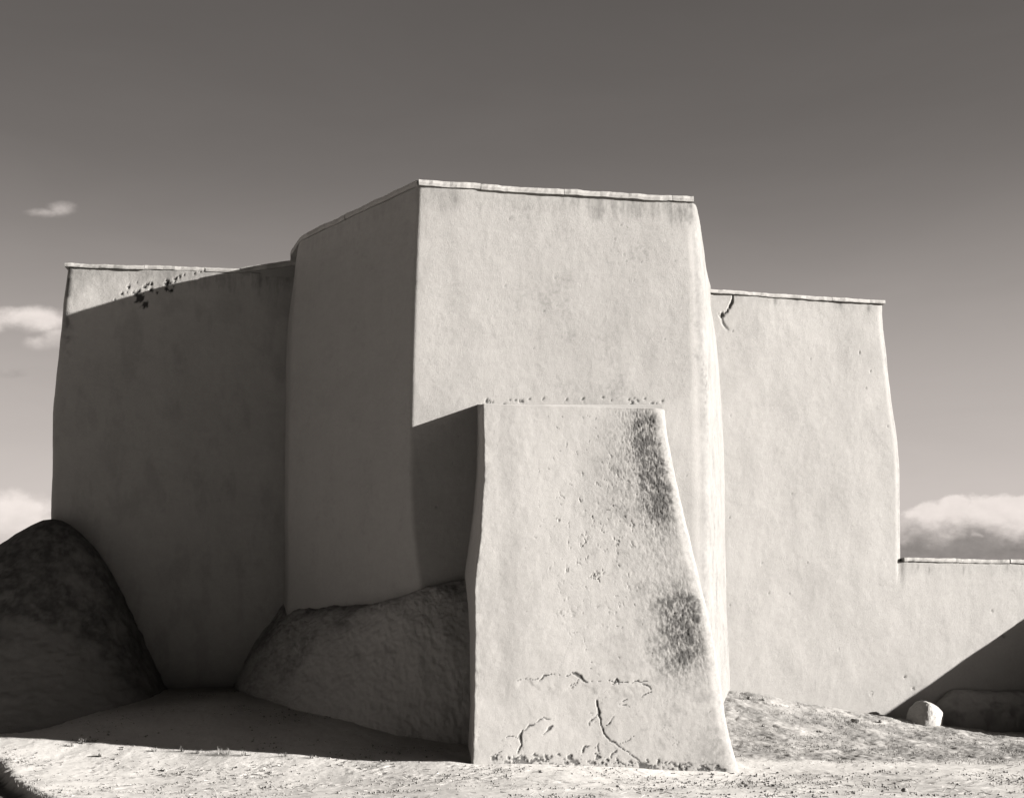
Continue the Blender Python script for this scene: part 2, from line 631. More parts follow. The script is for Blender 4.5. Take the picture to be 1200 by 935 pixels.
def build_block(name, zs, corners, radii, counts, mat, parent, amp=0.03, detail=None, ztop=None, cseg=10, mid=0.0035):
    R = loft(zs, corners, radii, counts, cseg)
    N = ring_normals(R)
    nz, n, _ = R.shape
    P = np.concatenate([R, np.broadcast_to(zs[:, None, None], (nz, n, 1))], -1).reshape(-1, 3).copy()
    NN = np.concatenate([N, np.zeros((nz, n, 1))], -1).reshape(-1, 3)
    d = amp * fbm(P, 0.55, 3) + mid * fbm(P, 2.3, 3, off=8.0) + 0.0012 * fbm(P, 9.0, 3, 0.6, off=5.0)
    st = np.zeros(len(P))
    if detail is not None:
        d2, st = detail(P, NN)
        d = d + d2
    V = P + NN * d[:, None]
    if ztop is not None:
        V[:, 2] += ztop(P)
    idx = np.arange(nz * n).reshape(nz, n)
    a = idx[:-1]
    b = np.roll(idx, -1, axis=1)[:-1]
    c = np.roll(idx, -1, axis=1)[1:]
    e = idx[1:]
    Q = np.stack([a, b, c, e], -1).reshape(-1, 4)
    return mesh_obj(name, V, Q, mat, parent, ngons=[idx[-1], idx[0][::-1]], attrs={'stain_dim': np.clip(st, 0, 1)})


def interp_corner(zs, trace3, comps=(0, 1)):
    """trace3: points (X,Y,Z); returns XY by height"""
    o = np.argsort(trace3[:, 2])
    z = trace3[o, 2]
    return np.stack([np.interp(zs, z, trace3[o, c]) for c in comps], -1)


def smooth1(a, k):
    ker = np.ones(k) / k
    pad = np.pad(a, ((k, k), (0, 0)), mode='edge')
    return np.stack([np.convolve(pad[:, i], ker, 'same') for i in range(a.shape[1])], -1)[k:-k]


church = empty('adobe_church', (0, 20, 0))
bpy.context.view_layer.update()
CH_OFF = np.array((0, 20, 0))
tag(church, 'massive windowless adobe church with stepped flat roofed blocks and thick buttresses', 'church')


def under(o, root=church):
    """keep world coordinates in the mesh although the parent sits at the building's foot"""
    o.matrix_parent_inverse = root.matrix_world.inverted()
    return o


def flecks(P, spots, seed=0):
    """small broken-out holes: (x, z, r)"""
    d = np.zeros(len(P))
    for (x, z, r) in spots:
        k = (np.abs(P[:, 0] - x) < r * 3) & (np.abs(P[:, 2] - z) < r * 3)
        if k.any():
            q = P[k]
            w = fbm(q * np.array((1, 1, 1.6)), 0.55 / r, 3, 0.7, off=x * 3) * 0.9
            e = np.hypot(q[:, 0] - x, q[:, 2] - z) / r + w
            d[k] = np.maximum(d[k], 1 - sst(e, 0.55, 1.05))
    return d


def crackfield(P, poly, w0, wob=0.02, taper=True):
    xs = [p[0] for p in poly]
    zs_ = [p[-1] for p in poly]
    k = (P[:, 0] > min(xs) - .3) & (P[:, 0] < max(xs) + .3) & (P[:, 2] > min(zs_) - .3) & (P[:, 2] < max(zs_) + .3)
    out = np.zeros(len(P))
    q = P[k]
    dx = wob * fbm(q, 6, 3, off=1.7)
    dz = wob * fbm(q, 6, 3, off=7.7)
    d, f = seg_dist(q[:, 0] + dx, q[:, 2] + dz, poly)
    w = w0 * (0.45 + 0.45 * fbm(q, 5, 2, off=3.3))
    if taper:
        w = w * (0.35 + 0.65 * np.sin(np.pi * np.clip(f, 0.03, 0.97)))
    out[k] = 1 - sst(d / np.maximum(w, 1e-4), 0.6, 1.2)
    return out


def streaks(P, z_edge, depth, seed=0.0):
    q = P * np.array((9.0, 9.0, 1.0))
    s = fbm(q, 1.0, 4, 0.6, off=seed)
    fine = fbm(P * np.array((1, 1, 0.35)), 30, 2, 0.6, off=seed)
    h = (z_edge - P[:, 2]) / (depth * (0.8 + 0.45 * s))
    m = sst(h, -0.05, 0.0) * (1 - sst(h, 0.55, 1.0))
    return m * np.clip(0.30 + 0.42 * s + 0.35 * fine, 0, 1)


# --- apse ---------------------------------------------------------------
zs = np.linspace(-0.4, TOP - 0.09, 400)
A_tr = unproj([(491, 211), (488.5, 260), (486, 330), (483.5, 400), (481.5, 470), (481, 560), (483, 610), (488, 655), (494, 693), (498, 740)], F_apse)
R_tr = unproj([(812, 225), (817, 270), (823, 330), (827, 420), (829, 520), (830, 690), (832, 850)], F_apse)
B_tr = np.array([at(833, 312, 21.45), at(833, 345, 21.45), at(840, 400, 21.45), at(844.5, 450, 21.45), at(849, 543, 21.45), at(850.5, 650, 21.45), at(852, 720, 21.45), at(855, 800, 21.45)])
J_tr = np.array([at(343, 305, 21.04), at(338, 350, 21.04), (at(333, 410, 21.03)), at(331, 500, 21.02), at(330, 600, 21.02), at(330, 705, 21.01)])
cA = smooth1(interp_corner(zs, A_tr), 25)
cR = smooth1(interp_corner(zs, R_tr), 25)
cB = smooth1(interp_corner(zs, B_tr), 25)
cJ = smooth1(interp_corner(zs, J_tr), 25)
Kt = np.array((-3.73, 20.22))
cK = Kt[None] + (cJ - cJ[-1])
cJ2 = cJ + np.array((-0.12, 0.55))
cB2 = cB + np.array((0.35, 2.2))
cBL = cJ2 + np.array((-0.2, 2.0))
corners = np.stack([cA, cR, cB, cB2, cBL, cJ2, cK], 1)


def apse_detail(P, N):
    front = N[:, 1] < -0.75
    side = N[:, 0] < -0.5
    d = np.zeros(len(P))
    st = np.zeros(len(P))
    st += 0.62 * streaks(P, TOP - 0.10, 0.42, 2.0) * front * (0.5 + 0.5 * sst(P[:, 0], 0.3, 1.2))
    st += 0.18 * streaks(P, TOP - 0.12, 0.30, 6.0) * side
    sp = unproj([(533, 233)], F_apse)[0]
    st += 0.35 * np.exp(-((P[:, 0] - sp[0]) / 0.07) ** 2 - ((P[:, 2] - sp[2]) / 0.18) ** 2) * front
    # sun-facing side darkened in the colour to hold down its glare
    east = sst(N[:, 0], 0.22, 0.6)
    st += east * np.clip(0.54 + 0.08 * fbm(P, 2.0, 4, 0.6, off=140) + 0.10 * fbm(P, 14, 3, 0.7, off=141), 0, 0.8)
    # faint mottled weathering, spread down the middle of the wall
    mot = fbm(P * np.array((1.6, 1.6, 0.8)), 1.7, 5, 0.62, off=12)
    st += 0.30 * sst(mot, 0.05, 0.9) * np.clip(0.35 + 0.9 * fbm(P, 13, 4, 0.72, off=2), 0, 1) * (0.4 + 0.6 * sst(P[:, 0], -1.0, 1.0))
    rs_ = np.random.default_rng(3)
    spots = [(x, z, r) for x, z, r in zip(rs_.uniform(-1.3, 2.9, 46), rs_.uniform(3.5, 8.5, 46), rs_.uniform(0.006, 0.015, 46))]
    f = flecks(P, spots) * front
    d -= 0.008 * f
    st += 0.4 * f
    # the seam where the buttress top was keyed into the wall
    spots = []
    fl = np.zeros(len(P))
    for px in list(np.concatenate([rs_.normal(572, 3, 3), rs_.uniform(566, 600, 4), rs_.normal(609, 4, 6), rs_.uniform(625, 712, 4), rs_.uniform(714, 740, 6), rs_.uniform(740, 778, 8)])):
        py = rs_.normal(469.5, 1.8)
        p = unproj([(px, py)], F_apse)[0]
        if rs_.random() < 0.5:
            spots.append((p[0], p[2], rs_.uniform(0.008, 0.022)))
        else:
            l = rs_.uniform(0.02, 0.09)
            a = rs_.normal(0.0, 0.5)
            q2 = (p[0] + l * math.cos(a), p[2] - l * math.sin(a))
            fl = np.maximum(fl, crackfield(P, [(p[0], p[2]), ((p[0] + q2[0]) / 2, (p[2] + q2[1]) / 2 + rs_.normal(0, .006)), q2], rs_.uniform(0.008, 0.02), 0.02))
    f = np.maximum(flecks(P, spots), fl) * front
    d -= 0.012 * f
    st += 0.9 * f
    return d, st


def apse_top(P):
    w = sst(P[:, 2], TOP - 1.5, TOP - 0.09)
    leftdrop = -0.17 * sst(P[:, 1], 20.25, 21.1) * (P[:, 0] < -2)
    rightdrop = -0.40 * sst(P[:, 1], 18.55, 21.4) * (P[:, 0] > 1.5)
    return w * (leftdrop + rightdrop)


r_corner = 0.16 + 0.10 * (1 - sst(zs, 6.6, TOP))
apse = under(build_block('apse', zs, corners, [0.06, r_corner, 0.1, 0.1, 0.1, 0.1, 0.12],
                         [240, 90, 10, 10, 10, 10, 130], M_wall, church, 0.018, apse_detail, apse_top, mid=0.0028))

# --- transepts ------------------------------------------------------------
LT = 8.44
zs = np.linspace(-0.4, LT, 330)
L_tr = unproj([(78, 309), (75, 340), (72.5, 375), (66.5, 430), (62, 480), (60.5, 540), (59, 610), (56, 700), (52, 800)], F_left)
cL = smooth1(interp_corner(zs, L_tr), 15)
xr = -2.6
cR_ = np.stack([np.full_like(zs, xr), F_left(xr, zs)], -1)
cRb = cR_ + np.array((0.3, 5.5))
cLb = cL + np.array((-0.9, 5.5))


def left_detail(P, N):
    front = N[:, 1] < -0.75
    d = np.zeros(len(P))
    st = 0.38 * streaks(P, LT - 0.0, 0.42, 4.0) * front
    st += 0.25 * streaks(P, LT, 0.22, 14.0) * front
    rs_ = np.random.default_rng(11)
    spots = []
    for _ in range(34):
        px = rs_.normal(182, 26)
        py = 337 - (px - 175) * 0.16 + rs_.normal(0, 5.0)
        p = unproj([(px, py)], F_left)[0]
        spots.append((p[0], p[2], rs_.uniform(0.010, 0.034)))
    for px, py, r in [(164, 350, .09), (158, 344, .05), (170, 356, .06), (150, 336, .035), (173, 333, .035), (205, 327, .03)]:
        p = unproj([(px, py)], F_left)[0]
        spots.append((p[0], p[2], r))
    f = flecks(P, spots) * front
    d -= 0.02 * f
    st += 0.95 * f
    mot = fbm(P * np.array((1.6, 1.6, 0.8)), 1.5, 5, 0.62, off=40)
    st += 0.14 * sst(mot, 0.0, 0.9)
    edge_ = np.exp(-np.abs(P[:, 0] - (-7.95)) / 0.05) * sst(P[:, 2], 6.5, 7.5) * sst(fbm(P, 9, 2, off=6), -0.5, 0.3)
    st += 0.75 * edge_ * front
    return d, st


left = under(build_block('transept', zs, np.stack([cL, cR_, cRb, cLb], 1), [0.12, 0.05, 0.1, 0.1],
                         [330, 10, 20, 60], M_left, church, 0.035, left_detail, None))
left['label'] = 'left transept mostly in shade with a lit upper corner'

RT = 8.22
zs = np.linspace(-0.4, RT, 340)
R2_tr = unproj([(1035, 355), (1035.5, 375), (1039, 405), (1043, 440), (1048, 480), (1053, 512), (1055.5, 545), (1056.5, 590), (1057, 652), (1058, 760), (1059, 830)], F_right)
cRR = smooth1(interp_corner(zs, R2_tr), 15)
xl = 2.3
cRL = np.stack([np.full_like(zs, xl), F_right(xl, zs)], -1)
cRb = cRR + np.array((0.5, 5.5))
cLb = cRL + np.array((-0.2, 5.5))
crk = unproj([(858, 344), (857, 354), (853, 364), (846, 370)], F_right)
crk2 = unproj([(846, 370), (847, 378), (852, 387)], F_right)


def right_detail(P, N):
    front = N[:, 1] < -0.75
    d = np.zeros(len(P))
    st = 0.22 * streaks(P, RT, 0.20, 24.0) * front
    st += sst(N[:, 0], 0.3, 0.7) * np.clip(0.5 + 0.15 * fbm(P, 9, 3, 0.7, off=180), 0, 0.8)  # sunward edge toned down in colour against its bright rim
    f = crackfield(P, crk, 0.030, 0.03) * front
    f = np.maximum(f, 0.45 * crackfield(P, crk2, 0.05, 0.03) * front)
    sp = unproj([(846, 369)], F_right)[0]
    f = np.maximum(f, flecks(P, [(sp[0], sp[2], 0.05)]) * front)
    for px, py, rx, rz in [(908, 352, .035, .11), (1018, 361, .03, .10), (985, 356, .03, .06), (934, 350, .03, .06), (965, 352, .025, .05)]:
        p = unproj([(px, py)], F_right)[0]
        st += 0.55 * np.exp(-((P[:, 0] - p[0]) / rx) ** 2 - ((P[:, 2] - p[2]) / rz) ** 2) * front
    rs_ = np.random.default_rng(5)
    spots = [(x, z, r) for x, z, r in zip(rs_.uniform(3.9, 7.3, 26), rs_.uniform(1.0, 8, 26), rs_.uniform(0.006, 0.015, 26))]
    g_ = flecks(P, spots) * front
    d -= 0.03 * f + 0.015 * g_
    st += 0.75 * f + 0.4 * g_
    mot = fbm(P * np.array((1.6, 1.6, 0.7)), 1.3, 5, 0.62, off=70)
    st += 0.10 * sst(mot, 0.0, 0.9)
    return d, st


right = under(build_block('transept', zs, np.stack([cRL, cRR, cRb, cLb], 1), [0.05, 0.14, 0.1, 0.1],
                          [270, 60, 20, 10], M_wall, church, 0.016, right_detail, None))
right['label'] = 'sunlit right transept with a crack below its coping'

# --- front buttress -------------------------------------------------------------
BT = 5.115
zs = np.linspace(-0.5, BT, 440)
FL_tr = unproj([(564.5, 473), (566, 520), (566, 558), (563, 605), (561.5, 635), (557, 665), (554.5, 690), (555.5, 748), (554.5, 820), (553, 891), (552, 920)], F_butt)
FR_tr = unproj([(778, 471), (783, 510), (792.5, 560), (803, 610), (816, 660), (828, 710), (838, 760), (845, 800), (852, 845), (858, 872), (865, 897), (872, 918)], F_butt)
cFL = smooth1(interp_corner(zs, FL_tr), 13)
cFR = smooth1(interp_corner(zs, FR_tr), 13)
Yb = 17.86
BL_tr = np.array([at(560.5, 473, Yb), at(560, 520, Yb), at(558, 558, Yb), at(555, 594, Yb), at(550, 635, Yb), at(545, 668, Yb), at(544.5, 690, Yb), at(547.5, 748, Yb), at(547, 820, Yb), at(544, 891, Yb)])
cBL0 = smooth1(interp_corner(zs, BL_tr), 13)
# left face runs straight from the front corner to the apse wall and on into it
cBL_ = cBL0 + (cBL0 - cFL) / (cBL0 - cFL)[:, 1:2] * 0.7
cBR_ = np.stack([cFR[:, 0] + 0.18, np.full_like(zs, Yb + 1.3)], -1)


def B(*pts):
    return unproj(list(pts), F_butt)


def butt_detail(P, N):
    front = (N[:, 1] < -0.6) & (P[:, 2] < BT - 0.01)
    d = np.zeros(len(P))
    st = np.zeros(len(P))
    rs_ = np.random.default_rng(21)
    X_, Z_ = P[:, 0], P[:, 2]
    rough = fbm(P * np.array((1, 1, 0.8)), 16, 4, 0.72, off=3)
    rough2 = fbm(P * np.array((1.5, 1, 0.6)), 34, 3, 0.7, off=13)
    warp = 0.12 * fbm(P, 2.4, 4, 0.6, off=19)

    def blob(px, py, rx, rz, s):
        p = B((px, py))[0]
        return s * np.exp(-((X_ - p[0] + warp) / (rx / 80)) ** 2 - ((Z_ - p[2] + warp) / (rz / 80)) ** 2)
    # bare scoured patches where the finish coat has gone and the straw shows
    m = blob(757, 508, 15, 26, 1.0) + blob(762, 545, 20, 30, 0.75) + blob(772, 590, 20, 36, 0.9) + blob(745, 500, 28, 34, 0.5) \
        + blob(803, 738, 24, 40, 0.95) + blob(792, 712, 24, 26, 0.5) + blob(790, 770, 30, 26, 0.45) + blob(728, 580, 46, 60, 0.22) + blob(755, 545, 44, 85, 0.20) + blob(800, 745, 46, 75, 0.22) + blob(770, 660, 34, 60, 0.16)
    m = np.clip(m, 0, 1.1)
    tex = np.clip(0.50 + 0.5 * rough + 0.45 * rough2 + 0.5 * fbm(P, 6, 3, 0.6, off=160), 0, 1.3)
    st += np.clip(m * (0.35 + 0.75 * tex), 0, 0.95)
    d += -0.008 * m + 0.004 * m * rough + 0.004 * m * rough2
    # general scour of the right half
    m2 = sst(X_, 0.5, 1.9) * sst(5.0 - Z_, 0, 0.6)
    st += 0.20 * m2 * sst(fbm(P, 5, 4, 0.65, off=33), 0.1, 0.9)
    d += 0.0008 * m2 * rough
    # broken marks in the middle
    mk = blob(690, 605, 40, 40, 1) + blob(660, 600, 22, 30, 0.7) + blob(690, 700, 45, 60, 0.7) + blob(715, 650, 40, 60, .6) + blob(735, 560, 20, 80, .6)
    ln = np.abs(fbm(P * np.array((1.2, 1, 0.7)), 6, 3, 0.6, off=44))
    lines = (1 - sst(ln, 0.015, 0.07)) * np.clip(mk, 0, 1) * sst(fbm(P, 7, 2, off=50), 0.05, 0.5)
    d -= 0.012 * lines
    st += 0.45 * lines
    # short nicks where the finish coat is breaking away
    for _ in range(90):
        px, py = rs_.normal(695, 38), rs_.uniform(485, 790)
        p = B((px, py))[0]
        l = rs_.uniform(0.015, 0.07)
        a = rs_.normal(1.0, 0.8)
        q2 = (p[0] + l * math.cos(a), p[2] - l * math.sin(a))
        nick = crackfield(P, [(p[0], p[2]), ((p[0] + q2[0]) / 2 + rs_.normal(0, .008), (p[2] + q2[1]) / 2), q2], rs_.uniform(0.006, 0.013), 0.02)
        d -= 0.006 * nick
        st += 0.55 * nick
    # hairlines in the lower coat
    hl = np.abs(fbm(P * np.array((1, 1, 0.8)), 2.6, 4, 0.6, off=150))
    hm = (1 - sst(hl, 0.004, 0.016)) * (1 - sst(Z_, 0.9, 1.6)) * sst(fbm(P, 1.4, 3, off=151), -0.15, 0.3)
    st += 0.5 * hm
    d -= 0.004 * hm
    # cracks
    cr_ = np.zeros(len(P))
    for poly, w in [
        (B((605, 797), (622, 795), (635, 794)), .010),
        (B((632, 797), (638, 790), (646, 790)), .022),
        (B((671, 788), (680, 793), (689, 799)), .030),
        (B((689, 799), (712, 797), (738, 800)), .010),
        (B((718, 800), (722, 795), (724, 800)), .022),
        (B((753, 800), (758, 803), (764, 808)), .020),
        (B((762, 810), (757, 813), (752, 816)), .016),
        (B((724, 825), (731, 826), (740, 828)), .014),
        (B((728, 824), (735, 820)), .018),
        (B((664, 808), (672, 800)), .012),
        (B((698, 820), (700, 832), (704, 845), (707, 858), (713, 866)), .040),
        (B((713, 866), (722, 871), (731, 880)), .030),
        (B((731, 880), (745, 888), (752, 893)), .022),
        (B((609, 882), (611, 872), (609, 862), (612, 855)), .045),
        (B((615, 855), (621, 849), (628, 846)), .016),
        (B((638, 860), (643, 855), (646, 850)), .030),
        (B((683, 882), (686, 875), (692, 871)), .022),
        (B((697, 876), (700, 872), (702, 884)), .022),
        (B((716, 887), (722, 880)), .030),
        (B((582, 889), (584, 884)), .03),
        (B((706, 852), (714, 848), (719, 841)), .012),
        (B((700, 834), (693, 842), (690, 851)), .010),
        (B((680, 793), (676, 801), (668, 806)), .010),
        (B((646, 790), (658, 793), (671, 789)), .008),
        (B((738, 800), (749, 797), (760, 799)), .010),
        (B((628, 846), (636, 842), (648, 843)), .010),
        (B((609, 866), (600, 862), (592, 866)), .010),
        (B((722, 871), (735, 868), (742, 861)), .010),
    ]:
        cr_ = np.maximum(cr_, crackfield(P, poly, w, 0.03))
    # crumbling foot
    base_px = [(580, 888), (602, 889), (612, 888), (627, 885), (655, 884), (668, 887), (700, 886), (712, 890), (749, 892), (760, 892), (772, 893), (780, 894), (796, 897), (806, 898), (822, 899), (840, 900)]
    sp = []
    for px, py in base_px + [(rs_.uniform(575, 860), 0) for _ in range(4)]:
        if py == 0:
            py = 886 + (px - 575) / 285 * 14 + rs_.normal(0, 2.2)
            r = rs_.uniform(0.010, 0.024)
        else:
            r = rs_.uniform(0.02, 0.042)
        p = B((px, py))[0]
        sp.append((p[0], p[2], r))
    f = flecks(P, sp)
    # ragged undercut where rain splash has eaten the foot of the coat
    e0, e1 = B((560, 891), (862, 903))
    hgt = Z_ - (e0[2] + (X_ - e0[0]) / (e1[0] - e0[0]) * (e1[2] - e0[2]))
    nz_ = fbm(P * np.array((1, 1, 1.7)), 6.5, 5, 0.68, off=170)
    up = 0.05 + 0.05 * fbm(P, 2.0, 3, off=171)
    f = np.maximum(f, 0.9 * sst(nz_, 0.16, 0.34) * (1 - sst(hgt, up, up + 0.05)) * sst(X_, -0.35, 0.0))
    for _ in range(24):
        px = rs_.uniform(572, 862)
        py = 886 + (px - 575) / 285 * 13 + rs_.normal(0, 2.5)
        l = rs_.uniform(2, 8)
        sl = rs_.normal(0.25, 0.6)
        f = np.maximum(f, crackfield(P, B((px, py), (px + l * .5, py + l * sl * .5 + rs_.normal(0, .6)), (px + l, py + l * sl)), rs_.uniform(0.012, 0.03), 0.03))
    cr_ = np.maximum(cr_, f * 0.95)
    d -= 0.011 * cr_
    st += 0.95 * cr_
    # flaking coat low down leaves a small ledge
    led = sst(Z_ + 0.16 * fbm(P, 1.3, 4, 0.6, off=61), 0.96, 1.04)
    d += 0.006 * led * sst(X_, -0.2, 0.1) * (1 - sst(X_, 1.5, 2.1))
    # dirt splash at the right foot
    p = B((838, 880))[0]
    sm = np.exp(-((X_ - p[0]) / 0.35) ** 2 - ((Z_ - p[2]) / 0.42) ** 2)
    st += 0.40 * sm * np.clip(0.6 + 0.6 * rough, 0, 1)
    st += 0.12 * (1 - sst(Z_, 0.0, 0.9)) * sst(X_, 0.6, 2.0)
    d *= front
    # ragged arrises at the front corners
    arr = np.exp(-np.abs(X_ - np.interp(Z_, zs, cFL[:, 0])) / 0.06)
    d += arr * (0.006 * fbm(P, 7, 3, 0.6, off=71) - 0.006 * sst(fbm(P, 5, 2, off=81), 0.3, 0.8))
    east = sst(N[:, 0], 0.22, 0.6)  # right side painted darker to offset the direct sun
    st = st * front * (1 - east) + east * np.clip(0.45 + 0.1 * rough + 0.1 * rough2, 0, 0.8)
    return d, st


def butt_top(P):
    w = sst(P[:, 2], BT - 0.6, BT)
    Yp = P[:, 1]
    rise = np.interp(Yp, [17.45, 17.6, 17.81, 18.0, 18.4], [0, 0.02, 0.18, 0.285, 0.32])
    return w * rise


butt = under(build_block('buttress', zs, np.stack([cFL, cFR, cBR_, cBL_], 1), [0.04, 0.17, 0.1, 0.1],
                         [270, 60, 6, 90], M_butt, church, 0.018, butt_detail, butt_top, cseg=14))
butt['label'] = 'pale tapering buttress with cracks and two dark scoured patches'

# --- mud bank at the foot of the apse --------------------------------------------------


def sheet_between(T, Bm, ns, nv, profile):
    """T, Bm: control points along the top and the foot; returns grid ns x nv"""
    def rs(C):
        C = np.array(C)
        t = np.linspace(0, 1, len(C))
        u = np.linspace(0, 1, ns)
        out = np.stack([np.interp(u, t, C[:, k]) for k in range(3)], -1)
        return smooth1(out, max(3, ns // 14))
    T, Bm = rs(T), rs(Bm)
    v = np.linspace(0, 1, nv)
    fh, fz = profile(v)
    G = np.empty((ns, nv, 3))
    w_ = (0.75 * (1 - sst(np.linspace(0, 1, ns), 0.08, 0.55)))[:, None]
    fh = fh[None] * (1 - w_) + v[None] * w_
    fz = fz[None] * (1 - w_) + v[None] * w_
    for k in range(2):
        G[..., k] = T[:, None, k] + (Bm - T)[:, None, k] * fh
    G[..., 2] = T[:, None, 2] + (Bm - T)[:, None, 2] * fz
    return G


Tt = [at(312, 712, 21.5) + (-0.1, 0.3, -0.2), at(336, 703, 20.9), at(360, 706, 20.1), at(400, 712, 19.35), at(440, 708, 18.6), at(470, 700, 18.1), at(494, 690, 17.8), at(525, 683, 17.75), at(566, 672, 17.9)]
Bb = [at(276, 800, 21.4), at(276, 806, 20.3), at(290, 820, 19.2), at(335, 830, 18.4), at(385, 842, 17.8), at(430, 853, 17.35), at(480, 862, 17.05), at(525, 869, 16.9), at(575, 872, 16.85)]


def bank_prof(v):
    return 0.88 * np.sin(np.clip(v, 0, 1) * math.pi / 2) ** 0.9 + 0.12 * sst(v, 0.62, 1.0), 1 - np.cos(np.clip(v, 0, 1) * math.pi / 2) ** 1.15


G = sheet_between(Tt, Bb, 300, 150, bank_prof)
ns, nv, _ = G.shape
du = np.gradient(G, axis=0)
dv_ = np.gradient(G, axis=1)
Nn = np.cross(dv_, du)
Nn /= np.linalg.norm(Nn, axis=-1, keepdims=True) + 1e-9
if Nn[ns // 2, nv // 2, 1] > 0:
    Nn = -Nn
P = G.reshape(-1, 3)
d = 0.06 * fbm(P, 0.8, 3, off=90) + 0.018 * fbm(P, 3.2, 3, 0.6, off=91) + 0.009 * fbm(P, 12, 3, 0.65, off=92)
V = P + Nn.reshape(-1, 3) * d[:, None]
stn = 0.75 * sst(fbm(P, 0.9, 4, 0.6, off=95) + 0.8 * (P[:, 2] - 2.0) + 0.25 * (-2.6 - P[:, 0]), -0.35, 0.7) * np.clip(0.7 + 0.5 * fbm(P, 7, 3, 0.7, off=96), 0, 1)
V = V.reshape(ns, nv, 3)
# skirt: foot goes below ground, back goes down inside the walls
foot = V[:, -1].copy()
foot[:, 2] = -0.3
back = V[:, 0] + np.array((0.1, 0.45, 0))
back2 = back.copy()
back2[:, 2] = -0.3
full = np.concatenate([back2[:, None], back[:, None], V, foot[:, None]], 1)
ns, nv2, _ = full.shape
stg = np.pad(stn.reshape(ns, nv), ((0, 0), (2, 1)))
idx = np.arange(ns * nv2).reshape(ns, nv2)
Q = np.stack([idx[:-1, :-1], idx[:-1, 1:], idx[1:, 1:], idx[1:, :-1]], -1).reshape(-1, 4)
Q = np.concatenate([Q, np.stack([idx[:-1, -1], idx[:-1, 0], idx[1:, 0], idx[1:, -1]], -1)])
bank = under(mesh_obj('mud_bank', full.reshape(-1, 3), Q, M_bank, church, ngons=[idx[0], idx[-1][::-1]], attrs={'stain_dim': stg.reshape(-1)}))
bank['label'] = 'rounded mud bank along the shaded foot of the apse'

# --- rounded mud buttress at the left corner ---------------------------------------------
zr = [2.35, 2.31, 2.22, 2.08, 1.85, 1.5, 1.1, 0.7, 0.2, -0.3, -0.8, -1.3]
pk = at(62, 608, 20.3)
right_px = [(62, 608), (72, 609.5), (82, 615), (93, 624), (107, 640), (122, 664), (137, 694), (150, 722), (165, 756), (183, 795), (206, 830), (236, 860)]
left_px = [(62, 608), (50, 610), (38, 616), (20, 627), (0, 642), (-24, 662), (-52, 690), (-75, 720), (-98, 756), (-120, 795), (-146, 830), (-170, 860)]
rp = np.array([at(x, y, 20.3) for x, y in right_px])
lp = np.array([at(x, y, 20.3) for x, y in left_px])
zz = np.linspace(pk[2] - 0.004, 0.2, 150)
rr = np.interp(zz, rp[::-1, 2], rp[::-1, 0]) - pk[0]
rl = pk[0] - np.interp(zz, lp[::-1, 2], lp[::-1, 0])
rr = np.maximum(rr, 0.01)
rl = np.maximum(rl, 0.01)
th = np.linspace(0, 2 * np.pi, 260, endpoint=False)
ct, s_t = np.cos(th), np.sin(th)
wr = 0.5 + 0.5 * ct
rad_x = np.where(ct[None] > 0, rr[:, None], rl[:, None])
rad_y = 0.5 * (rr + rl)[:, None] * np.where(s_t < 0, 0.80, 0.9)[None]
GXm = pk[0] + rad_x * ct[None]
GYm = pk[1] + rad_y * s_t[None]
Pm = np.stack([GXm, GYm, np.broadcast_to(zz[:, None], GXm.shape)], -1).reshape(-1, 3)
Nm = np.stack([np.broadcast_to(ct, GXm.shape), np.broadcast_to(s_t, GXm.shape), np.full(GXm.shape, 0.5)], -1).reshape(-1, 3)
Nm /= np.linalg.norm(Nm, axis=1)[:, None]
fade = sst(np.broadcast_to(rad_x, GXm.shape).reshape(-1), 0.2, 1.4)
d = fade * (0.05 * fbm(Pm, 0.9, 3, off=101) + 0.022 * fbm(Pm, 3.5, 4, 0.6, off=102) + 0.010 * fbm(Pm, 13, 3, 0.65, off=103))
Vm = Pm + Nm * d[:, None]
nz, n = GXm.shape
idx = np.arange(nz * n).reshape(nz, n)
Q = np.stack([idx[1:], np.roll(idx, -1, 1)[1:], np.roll(idx, -1, 1)[:-1], idx[:-1]], -1).reshape(-1, 4)
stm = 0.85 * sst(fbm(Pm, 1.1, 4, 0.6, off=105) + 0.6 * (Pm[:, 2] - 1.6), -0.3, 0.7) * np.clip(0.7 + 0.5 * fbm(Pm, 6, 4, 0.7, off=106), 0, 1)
mound = under(mesh_obj('rounded_buttress', Vm, Q, M_mound, church, ngons=[idx[0][::-1] if False else idx[0], idx[-1][::-1]], attrs={'stain_dim': stm}))
mound['label'] = 'dark beehive shaped mud buttress against the left corner'

# --- copings -----------------------------------------------------------------------------


